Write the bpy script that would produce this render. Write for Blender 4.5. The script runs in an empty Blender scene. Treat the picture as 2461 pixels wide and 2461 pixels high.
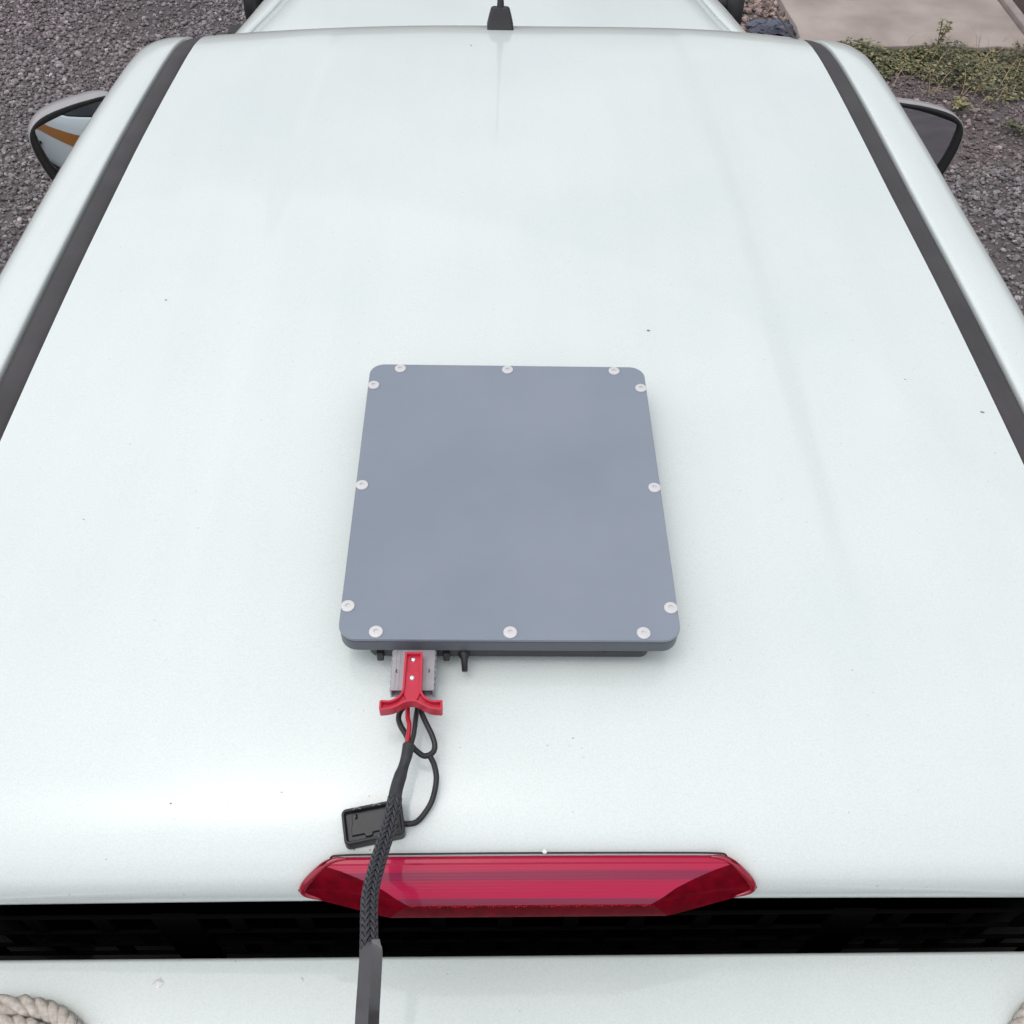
import bpy, bmesh, math, random
import numpy as np
from mathutils import Vector, Matrix
random.seed(7); rng = np.random.default_rng(11)
scene = bpy.context.scene
COL = scene.collection
R = math.radians

# ------------------------------------------------------------------ camera
PITCH, YAW, ROLL = R(50.3026), R(2.5665), R(2.2178)
cp, sp = math.cos(PITCH), math.sin(PITCH)
F = Vector((math.sin(YAW)*cp, math.cos(YAW)*cp, -sp))
Rt = Vector((math.cos(YAW), -math.sin(YAW), 0)); Up = Rt.cross(F)
R2 = Rt*math.cos(ROLL) + Up*math.sin(ROLL); U2 = -Rt*math.sin(ROLL) + Up*math.cos(ROLL)
cam_data = bpy.data.cameras.new("camera"); cam = bpy.data.objects.new("camera", cam_data); COL.objects.link(cam)
mw = Matrix((R2, U2, -F)).transposed().to_4x4(); mw.translation = Vector((-0.0339, 0.0, 2.555)); cam.matrix_world = mw
cam_data.sensor_width = 36; cam_data.lens = 36*2350/2461; cam_data.clip_start = 0.02; cam_data.clip_end = 900
scene.camera = cam

# ------------------------------------------------------------------ light
SUN_EL, SUN_AZ = R(76), R(-115)          # azimuth measured from +Y (front of the truck) towards +X
world = bpy.data.worlds.new("World"); scene.world = world; world.use_nodes = True
nt = world.node_tree; nt.nodes.clear()
sky = nt.nodes.new('ShaderNodeTexSky'); sky.sky_type = 'NISHITA'; sky.sun_disc = False
sky.sun_elevation = SUN_EL; sky.sun_rotation = SUN_AZ; sky.air_density = 1.0; sky.dust_density = 3.0; sky.ozone_density = 1.0
hs = nt.nodes.new('ShaderNodeHueSaturation'); hs.inputs['Saturation'].default_value = 0.30
bg = nt.nodes.new('ShaderNodeBackground'); bg.inputs['Strength'].default_value = 0.15
wo = nt.nodes.new('ShaderNodeOutputWorld')
nt.links.new(sky.outputs[0], hs.inputs['Color']); wtc = nt.nodes.new('ShaderNodeTexCoord'); cn = nt.nodes.new('ShaderNodeTexNoise'); cn.inputs['Scale'].default_value = 3.4; cn.inputs['Detail'].default_value = 6; cn.inputs['Roughness'].default_value = .55
cr = nt.nodes.new('ShaderNodeValToRGB'); cr.color_ramp.elements[0].position = .36; cr.color_ramp.elements[1].position = .64; cr.color_ramp.elements[0].color = (.74, .76, .79, 1); cr.color_ramp.elements[1].color = (1.28, 1.27, 1.25, 1)
cm = nt.nodes.new('ShaderNodeMix'); cm.data_type = 'RGBA'; cm.blend_type = 'MULTIPLY'; cm.inputs[0].default_value = 1
nt.links.new(wtc.outputs['Generated'], cn.inputs['Vector']); nt.links.new(cn.outputs['Fac'], cr.inputs[0]); nt.links.new(hs.outputs[0], cm.inputs[6]); nt.links.new(cr.outputs[0], cm.inputs[7])
nt.links.new(cm.outputs[2], bg.inputs['Color']); nt.links.new(bg.outputs[0], wo.inputs[0])
sd = bpy.data.lights.new("sun", 'SUN'); sd.energy = 0.8; sd.angle = R(130); sd.color = (1.0, 0.97, 0.93)
sun = bpy.data.objects.new("sun", sd); COL.objects.link(sun)
sdir = Vector((math.sin(SUN_AZ)*math.cos(SUN_EL), math.cos(SUN_AZ)*math.cos(SUN_EL), math.sin(SUN_EL)))
sun.rotation_euler = sdir.to_track_quat('Z', 'Y').to_euler(); sun.location = (0, 0, 20)
vs = scene.view_settings; vs.view_transform = 'Standard'; vs.look = 'None'; vs.gamma = 1; vs.exposure = 0.06; vs.use_curve_mapping = False

# ------------------------------------------------------------------ materials
def mat(name, base, rough=.5, metal=0, coat=0, coat_rough=.03, spec=.5, var=0, var_scale=20, bump=0, bump_scale=200, base2=None, detail=4):
    m = bpy.data.materials.new(name); m.use_nodes = True; t = m.node_tree; b = t.nodes['Principled BSDF']
    b.inputs['Roughness'].default_value = rough; b.inputs['Metallic'].default_value = metal
    b.inputs['Coat Weight'].default_value = coat; b.inputs['Coat Roughness'].default_value = coat_rough
    b.inputs['Specular IOR Level'].default_value = spec
    b.inputs['Base Color'].default_value = (*base, 1)
    tc = t.nodes.new('ShaderNodeTexCoord')
    if var or base2:
        n = t.nodes.new('ShaderNodeTexNoise'); n.inputs['Scale'].default_value = var_scale; n.inputs['Detail'].default_value = detail
        r = t.nodes.new('ShaderNodeValToRGB'); r.color_ramp.elements[0].position = .32; r.color_ramp.elements[1].position = .68
        c2 = base2 or tuple(min(1, c*(1+var)) for c in base); c1 = base if base2 else tuple(c*(1-var) for c in base)
        r.color_ramp.elements[0].color = (*c1, 1); r.color_ramp.elements[1].color = (*c2, 1)
        t.links.new(tc.outputs['Object'], n.inputs['Vector']); t.links.new(n.outputs['Fac'], r.inputs[0]); t.links.new(r.outputs[0], b.inputs['Base Color'])
    if bump:
        n = t.nodes.new('ShaderNodeTexNoise'); n.inputs['Scale'].default_value = bump_scale; n.inputs['Detail'].default_value = 3
        bp = t.nodes.new('ShaderNodeBump'); bp.inputs['Strength'].default_value = bump; bp.inputs['Distance'].default_value = .001
        t.links.new(tc.outputs['Object'], n.inputs['Vector']); t.links.new(n.outputs['Fac'], bp.inputs['Height']); t.links.new(bp.outputs[0], b.inputs['Normal'])
    return m

def paint_material():
    m = bpy.data.materials.new('white_paint'); m.use_nodes = True; t = m.node_tree; b = t.nodes['Principled BSDF']
    tc = t.nodes.new('ShaderNodeTexCoord')
    def noise(scale, detail=3):
        n = t.nodes.new('ShaderNodeTexNoise'); n.inputs['Scale'].default_value = scale; n.inputs['Detail'].default_value = detail
        t.links.new(tc.outputs['Object'], n.inputs['Vector']); return n
    def ramp(src, p0, p1, c0, c1):
        r = t.nodes.new('ShaderNodeValToRGB'); e = r.color_ramp.elements
        e[0].position, e[1].position = p0, p1; e[0].color = (*c0, 1); e[1].color = (*c1, 1); t.links.new(src, r.inputs[0]); return r
    film = ramp(noise(4.5, 9).outputs['Fac'], .34, .66, (.738, .802, .780), (.768, .822, .802))      # thin dust film
    grain = ramp(noise(620, 2).outputs['Fac'], .30, .62, (.925, .925, .925), (1, 1, 1))
    v = t.nodes.new('ShaderNodeTexVoronoi'); v.inputs['Scale'].default_value = 95; v.inputs['Randomness'].default_value = 1
    t.links.new(tc.outputs['Object'], v.inputs['Vector'])
    sep = t.nodes.new('ShaderNodeSeparateColor'); t.links.new(v.outputs['Color'], sep.inputs[0])
    pick = ramp(sep.outputs[0], .74, .76, (0, 0, 0), (1, 1, 1))
    siz = t.nodes.new('ShaderNodeMath'); siz.operation = 'MULTIPLY_ADD'; siz.inputs[1].default_value = .07; siz.inputs[2].default_value = .02
    t.links.new(sep.outputs[1], siz.inputs[0])
    lt = t.nodes.new('ShaderNodeMath'); lt.operation = 'LESS_THAN'; t.links.new(v.outputs['Distance'], lt.inputs[0]); t.links.new(siz.outputs[0], lt.inputs[1])
    mu = t.nodes.new('ShaderNodeMath'); mu.operation = 'MULTIPLY'; t.links.new(lt.outputs[0], mu.inputs[0]); t.links.new(pick.outputs[0], mu.inputs[1])
    mu2 = t.nodes.new('ShaderNodeMath'); mu2.operation = 'MULTIPLY'; t.links.new(mu.outputs[0], mu2.inputs[0]); mu2.inputs[1].default_value = .42
    mp = t.nodes.new('ShaderNodeMapping'); mp.inputs['Scale'].default_value = (26, 1.6, 1.6); t.links.new(tc.outputs['Object'], mp.inputs[0])     # runs left by rain water
    sn = t.nodes.new('ShaderNodeTexNoise'); sn.inputs['Scale'].default_value = 1; sn.inputs['Detail'].default_value = 5; t.links.new(mp.outputs[0], sn.inputs['Vector'])
    runs = ramp(sn.outputs['Fac'], .38, .60, (.988, .99, .989), (1, 1, 1))
    mr = t.nodes.new('ShaderNodeMix'); mr.data_type = 'RGBA'; mr.blend_type = 'MULTIPLY'; mr.inputs[0].default_value = 1
    t.links.new(film.outputs[0], mr.inputs[6]); t.links.new(runs.outputs[0], mr.inputs[7])
    mx = t.nodes.new('ShaderNodeMix'); mx.data_type = 'RGBA'; mx.blend_type = 'MULTIPLY'; mx.inputs[0].default_value = 1
    t.links.new(mr.outputs[2], mx.inputs[6]); t.links.new(grain.outputs[0], mx.inputs[7])
    mx2 = t.nodes.new('ShaderNodeMix'); mx2.data_type = 'RGBA'; mx2.inputs[7].default_value = (.25, .25, .27, 1)
    t.links.new(mu2.outputs[0], mx2.inputs[0]); t.links.new(mx.outputs[2], mx2.inputs[6]); t.links.new(mx2.outputs[2], b.inputs['Base Color'])
    b.inputs['Roughness'].default_value = .35; b.inputs['Coat Weight'].default_value = .85; b.inputs['Coat Roughness'].default_value = .04
    b.inputs['Specular IOR Level'].default_value = .3
    bp = t.nodes.new('ShaderNodeBump'); bp.inputs['Strength'].default_value = .12; bp.inputs['Distance'].default_value = .002
    t.links.new(noise(9, 2).outputs['Fac'], bp.inputs['Height']); t.links.new(bp.outputs[0], b.inputs['Normal']); t.links.new(bp.outputs[0], b.inputs['Coat Normal'])
    return m

M = dict(
 paint=paint_material(),
 trim=mat('trim_rubber', (.050, .047, .050), .6, spec=.35, base2=(.066, .061, .062), var_scale=16, bump=.3, bump_scale=1200, detail=8),
 black=mat('black_plastic', (.018, .018, .020), .45, bump=.1, bump_scale=700),
 blackhole=mat('black_cavity', (.004, .004, .005), .9, spec=.1),
 guard=mat('guard_steel', (.0060, .0056, .0060), .9, spec=0),
 glass=mat('tinted_glass', (.004, .005, .006), .03, spec=.5),
 reardark=mat('rear_glass', (.002, .002, .0025), .10, spec=.03),
 lid=mat('lid_plastic', (.222, .256, .310), .42, spec=.45, base2=(.254, .288, .345), var_scale=8, detail=8, bump=.08, bump_scale=1200),
 case=mat('case_plastic', (.105, .113, .138), .4, spec=.5, bump=.05, bump_scale=1200),
 steel=mat('screw_steel', (.70, .69, .69), .36, metal=.3, bump=.1, bump_scale=900),
 chrome=mat('bright_screw', (.85, .85, .85), .18, metal=.9),
 grey=mat('plug_grey', (.40, .395, .42), .5, var=.06, var_scale=120),
 red=mat('handle_red', (.58, .026, .060), .36, spec=.5, var=.06, var_scale=60, bump=.08, bump_scale=1500),
 redwire=mat('wire_red', (.52, .012, .03), .3, coat=.3),
 rubber=mat('black_rubber', (.020, .020, .022), .38, spec=.5, bump=.12, bump_scale=600, var=.2, var_scale=80),
 shrink=mat('heat_shrink', (.030, .030, .034), .55, var=.25, var_scale=150, bump=.3, bump_scale=300),
 braid=mat('braid_strand', (.052, .052, .062), .42, spec=.5, var=.2, var_scale=400),
 core=mat('braid_core', (.004, .004, .006), .8),
 jacket=mat('jacket_plastic', (.040, .037, .042), .28, spec=.6, coat=.9, coat_rough=.12, var=.12, var_scale=60, bump=.2, bump_scale=500),
 lens=mat('red_lens', (.42, .006, .030), .16, coat=1, coat_rough=.02, spec=.6, var=.10, var_scale=25),
 lensdark=mat('red_lens_shaded', (.15, .001, .008), .45, coat=.06, coat_rough=.05, spec=.04, var=.3, var_scale=90),  # lens red darkened: dark reflections on the steep facets put into the colour
 spark=mat('red_reflector', (.60, .012, .014), .2, metal=.3, coat=1),
 rimred=mat('red_lens_rim', (.30, .005, .022), .18, coat=.8, coat_rough=.04, spec=.4),
 orange=mat('orange_stripe', (.42, .16, .025), .4, coat=.6, var=.06, var_scale=14),
 mirror=mat('mirror_glass', (.62, .66, .71), .015, metal=1),
 shell=mat('mirror_shell', (.36, .35, .355), .35, coat=.4, var=.05, var_scale=30),
 tyre=mat('tyre', (.02, .02, .02), .8, var=.3, var_scale=60),
 rim=mat('wheel_rim', (.45, .46, .48), .3, metal=.9),
 rope=mat('rope_fibre', (.50, .44, .36), .9, base2=(.74, .70, .65), var_scale=240, bump=1.0, bump_scale=1400, detail=8),
 concrete=mat('concrete', (.29, .24, .22), .9, base2=(.43, .365, .335), var_scale=3.2, bump=.6, bump_scale=90, detail=8),
 kerb=mat('kerb_concrete', (.27, .23, .22), .9, base2=(.34, .29, .27), var_scale=12, bump=.6, bump_scale=120),
 shade_strip=mat('shaded_soil', (.035, .022, .018), .95, base2=(.07, .05, .04), var_scale=40, bump=1, bump_scale=60),  # soil colour darkened to stand for the shade beyond the kerb
 straw=mat('dry_straw', (.34, .26, .15), .8, var=.25, var_scale=30),
 stem=mat('weed_stem', (.12, .13, .04), .7, var=.2, var_scale=40),
 leaf=mat('weed_leaf', (.064, .074, .034), .6, base2=(.150, .155, .073), var_scale=14),
 leafy=mat('weed_leaf_pale', (.20, .19, .08), .6, base2=(.32, .29, .14), var_scale=22),
 tarp=mat('navy_plastic', (.008, .009, .024), .4, spec=.4, base2=(.16, .17, .22), var_scale=5),
 fleck=mat('dirt_fleck', (.24, .23, .22), .9), flake=mat('white_flake', (.85, .85, .84), .6),
)

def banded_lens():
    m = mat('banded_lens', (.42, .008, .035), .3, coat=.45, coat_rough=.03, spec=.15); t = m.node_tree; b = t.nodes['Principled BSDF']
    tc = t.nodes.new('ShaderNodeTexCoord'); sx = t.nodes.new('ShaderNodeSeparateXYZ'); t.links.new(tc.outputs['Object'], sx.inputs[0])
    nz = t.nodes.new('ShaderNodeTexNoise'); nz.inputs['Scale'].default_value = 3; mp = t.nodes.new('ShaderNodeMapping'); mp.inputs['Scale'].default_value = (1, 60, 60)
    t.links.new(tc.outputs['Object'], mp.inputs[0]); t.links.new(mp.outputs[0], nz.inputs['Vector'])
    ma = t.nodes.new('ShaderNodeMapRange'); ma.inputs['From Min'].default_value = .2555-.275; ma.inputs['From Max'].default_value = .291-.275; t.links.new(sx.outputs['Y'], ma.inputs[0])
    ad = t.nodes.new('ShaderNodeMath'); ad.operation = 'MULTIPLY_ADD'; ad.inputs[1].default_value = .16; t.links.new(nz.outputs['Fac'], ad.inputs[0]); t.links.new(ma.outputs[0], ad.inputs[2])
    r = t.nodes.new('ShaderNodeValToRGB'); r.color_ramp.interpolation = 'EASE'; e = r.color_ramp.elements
    cols = [(.06, (.20, .018, .050)), (.20, (.22, .026, .065)), (.25, (.46, .009, .060)), (.46, (.44, .008, .058)), (.54, (.38, .009, .055)), (.60, (.26, .014, .062)), (.72, (.25, .012, .056)), (.76, (.44, .009, .058)), (.90, (.46, .011, .060)), (.97, (.40, .008, .045))]  # bands of the inner optics; mauve ones have a greyish reflection painted in
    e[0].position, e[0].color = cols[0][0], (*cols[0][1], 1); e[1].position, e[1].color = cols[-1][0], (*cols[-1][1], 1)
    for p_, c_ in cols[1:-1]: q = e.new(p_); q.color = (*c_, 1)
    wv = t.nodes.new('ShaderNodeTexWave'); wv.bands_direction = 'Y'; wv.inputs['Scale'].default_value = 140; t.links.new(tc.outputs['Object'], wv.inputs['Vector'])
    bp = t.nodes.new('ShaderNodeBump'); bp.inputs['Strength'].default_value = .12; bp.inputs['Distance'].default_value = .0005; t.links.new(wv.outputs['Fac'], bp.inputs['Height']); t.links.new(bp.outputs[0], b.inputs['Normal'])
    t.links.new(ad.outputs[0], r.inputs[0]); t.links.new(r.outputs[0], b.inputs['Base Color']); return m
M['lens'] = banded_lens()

def ground_material():
    m = bpy.data.materials.new('gravel_ground'); m.use_nodes = True; t = m.node_tree; b = t.nodes['Principled BSDF']
    tc = t.nodes.new('ShaderNodeTexCoord')
    n = t.nodes.new('ShaderNodeTexNoise'); n.inputs['Scale'].default_value = .7; n.inputs['Detail'].default_value = 6
    r = t.nodes.new('ShaderNodeValToRGB'); e = r.color_ramp.elements; e[0].position = .35; e[1].position = .65
    e[0].color = (.115, .100, .108, 1); e[1].color = (.172, .148, .144, 1)
    v = t.nodes.new('ShaderNodeTexVoronoi'); v.inputs['Scale'].default_value = 46
    g = t.nodes.new('ShaderNodeTexNoise'); g.inputs['Scale'].default_value = 130; g.inputs['Detail'].default_value = 4
    mul = t.nodes.new('ShaderNodeMix'); mul.data_type = 'RGBA'; mul.blend_type = 'MULTIPLY'; mul.inputs[0].default_value = .75
    r2 = t.nodes.new('ShaderNodeValToRGB'); r2.color_ramp.elements[0].position = .3; r2.color_ramp.elements[1].position = .7
    r2.color_ramp.elements[0].color = (.45, .45, .47, 1); r2.color_ramp.elements[1].color = (1.25, 1.22, 1.2, 1)
    for a in (n, v, g): t.links.new(tc.outputs['Object'], a.inputs['Vector'])
    t.links.new(n.outputs['Fac'], r.inputs[0]); t.links.new(g.outputs['Fac'], r2.inputs[0])
    t.links.new(r.outputs[0], mul.inputs[6]); t.links.new(r2.outputs[0], mul.inputs[7]); t.links.new(mul.outputs[2], b.inputs['Base Color'])
    b.inputs['Roughness'].default_value = .95
    ad = t.nodes.new('ShaderNodeMath'); ad.operation = 'ADD'; t.links.new(v.outputs['Distance'], ad.inputs[0]); t.links.new(g.outputs['Fac'], ad.inputs[1])
    bp = t.nodes.new('ShaderNodeBump'); bp.inputs['Strength'].default_value = .9; bp.inputs['Distance'].default_value = .012
    t.links.new(ad.outputs[0], bp.inputs['Height']); t.links.new(bp.outputs[0], b.inputs['Normal'])
    return m

def stone_material():
    m = bpy.data.materials.new('gravel_stone'); m.use_nodes = True; t = m.node_tree; b = t.nodes['Principled BSDF']
    a = t.nodes.new('ShaderNodeAttribute'); a.attribute_name = 'tint'
    tc = t.nodes.new('ShaderNodeTexCoord'); g = t.nodes.new('ShaderNodeTexNoise'); g.inputs['Scale'].default_value = 260; g.inputs['Detail'].default_value = 3
    t.links.new(tc.outputs['Object'], g.inputs['Vector'])
    r2 = t.nodes.new('ShaderNodeValToRGB'); r2.color_ramp.elements[0].position = .3; r2.color_ramp.elements[1].position = .7
    r2.color_ramp.elements[0].color = (.75, .75, .75, 1); r2.color_ramp.elements[1].color = (1.2, 1.2, 1.2, 1)
    t.links.new(g.outputs['Fac'], r2.inputs[0])
    mul = t.nodes.new('ShaderNodeMix'); mul.data_type = 'RGBA'; mul.blend_type = 'MULTIPLY'; mul.inputs[0].default_value = 1
    t.links.new(a.outputs['Color'], mul.inputs[6]); t.links.new(r2.outputs[0], mul.inputs[7]); t.links.new(mul.outputs[2], b.inputs['Base Color'])
    b.inputs['Roughness'].default_value = .8
    return m
M['ground'] = ground_material(); M['stone'] = stone_material()

# ------------------------------------------------------------------ helpers
def link(o, parent=None):
    COL.objects.link(o)
    if parent is not None: o.parent = parent; o.matrix_parent_inverse = Matrix.Identity(4)
    return o
def tag(o, label=None, cat=None, group=None, kind=None):
    for k, v in (('label', label), ('category', cat), ('group', group), ('kind', kind)):
        if v: o[k] = v
    return o
def empty(name, label, cat, loc=(0, 0, 0), group=None):
    o = bpy.data.objects.new(name, None); o.location = loc; link(o); return tag(o, label, cat, group)
def mesh(name, v, f, m, parent=None, smooth=True, bevel=0, seg=2, origin=None, sharp=None):
    me = bpy.data.meshes.new(name)
    v = [tuple(p) for p in v]
    off = Vector((0, 0, 0))
    if parent is not None: off = Vector(parent_world(parent))
    if origin is not None: off = Vector(origin)
    me.from_pydata([tuple(Vector(p)-off) for p in v], [], [tuple(x) for x in f])
    return finish(name, me, m, parent, smooth, bevel, seg, off, sharp)
def parent_world(p):
    w = Vector((0, 0, 0))
    while p is not None: w += p.location; p = p.parent
    return w
def finish(name, me, m, parent, smooth, bevel, seg, off, sharp):
    bm = bmesh.new(); bm.from_mesh(me); bmesh.ops.recalc_face_normals(bm, faces=bm.faces); bm.to_mesh(me); bm.free()
    me.materials.append(m)
    if smooth: me.polygons.foreach_set('use_smooth', [True]*len(me.polygons))
    o = bpy.data.objects.new(name, me); link(o, parent)
    o.location = off - (Vector(parent_world(parent)) if parent is not None else Vector((0, 0, 0)))
    if bevel:
        b = o.modifiers.new('bevel', 'BEVEL'); b.width = bevel; b.segments = seg; b.limit_method = 'ANGLE'; b.angle_limit = R(40)
        b.harden_normals = True
    elif smooth and sharp: me.set_sharp_from_angle(angle=R(sharp))
    return o
def bmobj(name, bm, m, parent=None, smooth=False, bevel=0, seg=2, sharp=None):
    off = Vector(parent_world(parent)) if parent is not None else Vector((0, 0, 0))
    bmesh.ops.translate(bm, verts=bm.verts, vec=-off)
    me = bpy.data.meshes.new(name); bm.to_mesh(me); bm.free()
    return finish(name, me, m, parent, smooth, bevel, seg, off, sharp)
def grid(rows):
    n = len(rows[0]); v = [p for r in rows for p in r]; f = []
    for i in range(len(rows)-1):
        for j in range(n-1): f.append((i*n+j, i*n+j+1, (i+1)*n+j+1, (i+1)*n+j))
    return v, f
def boxv(x0, x1, y0, y1, z0, z1):
    v = [(x, y, z) for z in (z0, z1) for y in (y0, y1) for x in (x0, x1)]
    return v, [(0, 1, 3, 2), (4, 6, 7, 5), (0, 4, 5, 1), (2, 3, 7, 6), (0, 2, 6, 4), (1, 5, 7, 3)]
def box(name, b, m, parent=None, bevel=.003, seg=2, smooth=True):
    v, f = boxv(*b); return mesh(name, v, f, m, parent, smooth, bevel, seg)
def catmull(pts, n=8):
    P = [Vector(p) for p in pts]; P = [P[0]*2-P[1]] + P + [P[-1]*2-P[-2]]; out = []
    for i in range(1, len(P)-2):
        for k in range(n):
            t = k/n; a, b, c, d = P[i-1], P[i], P[i+1], P[i+2]
            out.append(.5*((2*b)+(c-a)*t+(2*a-5*b+4*c-d)*t*t+(3*b-3*c+d-a)*t**3))
    out.append(P[-2]); return out
def frames(path, closed=False):
    n = len(path); T = []
    for i in range(n):
        a = path[(i-1) % n] if closed or i > 0 else path[i]; b = path[(i+1) % n] if closed or i < n-1 else path[i]
        T.append((b-a).normalized())
    ref = Vector((0, 0, 1)) if abs(T[0].z) < .9 else Vector((1, 0, 0))
    N = [(ref - T[0]*ref.dot(T[0])).normalized()]
    for i in range(1, n): N.append((N[-1]-T[i]*N[-1].dot(T[i])).normalized())
    return T, N, [t.cross(nn) for t, nn in zip(T, N)]
def tube(path, rad, n=12, closed=False, phase=0):
    path = [Vector(p) for p in path]; T, N, B = frames(path, closed); v = []; f = []
    for i, p in enumerate(path):
        r = rad[i] if hasattr(rad, '__len__') else rad
        for k in range(n):
            a = 2*math.pi*k/n+phase; v.append(p+N[i]*(r*math.cos(a))+B[i]*(r*math.sin(a)))
    L = len(path)
    for i in range(L if closed else L-1):
        for k in range(n): f.append((i*n+k, i*n+(k+1) % n, ((i+1) % L)*n+(k+1) % n, ((i+1) % L)*n+k))
    if not closed: f.append(tuple(range(n-1, -1, -1))); f.append(tuple((L-1)*n+k for k in range(n)))
    return v, f
def rrect(hx, hy, r, n=6, cx=0, cy=0):
    o = []
    for sx, sy, a0 in ((1, 1, 0), (-1, 1, 90), (-1, -1, 180), (1, -1, 270)):
        for k in range(n+1):
            a = R(a0+90*k/n); o.append((cx+sx*(hx-r)+r*math.cos(a), cy+sy*(hy-r)+r*math.sin(a)))
    return o
def prism_bm(outline, z0, z1):
    bm = bmesh.new(); a = [bm.verts.new((x, y, z0)) for x, y in outline]; b = [bm.verts.new((x, y, z1)) for x, y in outline]; n = len(a)
    top = bm.faces.new(b); bm.faces.new(a[::-1])
    for i in range(n): bm.faces.new((a[i], a[(i+1) % n], b[(i+1) % n], b[i]))
    return bm, top
def lathe(prof, n=24, c=(0, 0, 0)):
    v = []; f = []; m = len(prof)
    for k in range(n):
        a = 2*math.pi*k/n
        for r, z in prof: v.append((c[0]+r*math.cos(a), c[1]+r*math.sin(a), c[2]+z))
    for k in range(n):
        for i in range(m-1): f.append((k*m+i, ((k+1) % n)*m+i, ((k+1) % n)*m+i+1, k*m+i+1))
    return v, f
def sstep(x, a, b):
    s = min(1, max(0, (x-a)/(b-a))); return s*s*(3-2*s)
def hermite(xs, ys, x):
    xs = np.asarray(xs, float); ys = np.asarray(ys, float); h = np.diff(xs); d = np.diff(ys)/h
    m = np.zeros(len(xs)); m[1:-1] = (d[1:]*h[:-1]+d[:-1]*h[1:])/(h[1:]+h[:-1]); m[0] = d[0]; m[-1] = d[-1]
    i = int(np.clip(np.searchsorted(xs, x)-1, 0, len(xs)-2)); t = (x-xs[i])/h[i]
    return float((2*t**3-3*t**2+1)*ys[i]+(t**3-2*t**2+t)*h[i]*m[i]+(-2*t**3+3*t**2)*ys[i+1]+(t**3-t**2)*h[i]*m[i+1])

# ------------------------------------------------------------------ the setting
g = mesh('ground', [(-300, -300, 0), (300, -300, 0), (300, 300, 0), (-300, 300, 0)], [(0, 1, 2, 3)], M['ground'], smooth=False); tag(g, kind='structure')

# concrete pad with a worn near edge, thin kerb along its right side, flat strip beyond with shade painted into its dark colour
edge = [(1.74+.02*math.sin(k*1.9)+random.uniform(-.012, .012), 5.50+k*.22) for k in range(12)]
near = [(1.74+.125*k, 5.492+random.uniform(-.018, .018)) for k in range(1, 11)] + [(3.06, 5.49)]
outline = edge[::-1] + near + [(3.06, 7.92)]
bm, _ = prism_bm(outline, -.05, .055); slab = bmobj('concrete_pad', bm, M['concrete'], bevel=.008); tag(slab, kind='structure')
ko = box('kerb', (3.064, 3.118, 5.36, 7.9, -.05, .085), M['kerb'], bevel=.012); tag(ko, kind='structure')
di = mesh('shade_strip', *grid([[(3.122, 5.2, .012), (3.9, 5.2, .012)], [(3.122, 7.9, .012), (3.9, 7.9, .012)]]), M['shade_strip'], smooth=False); tag(di, kind='structure')

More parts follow.
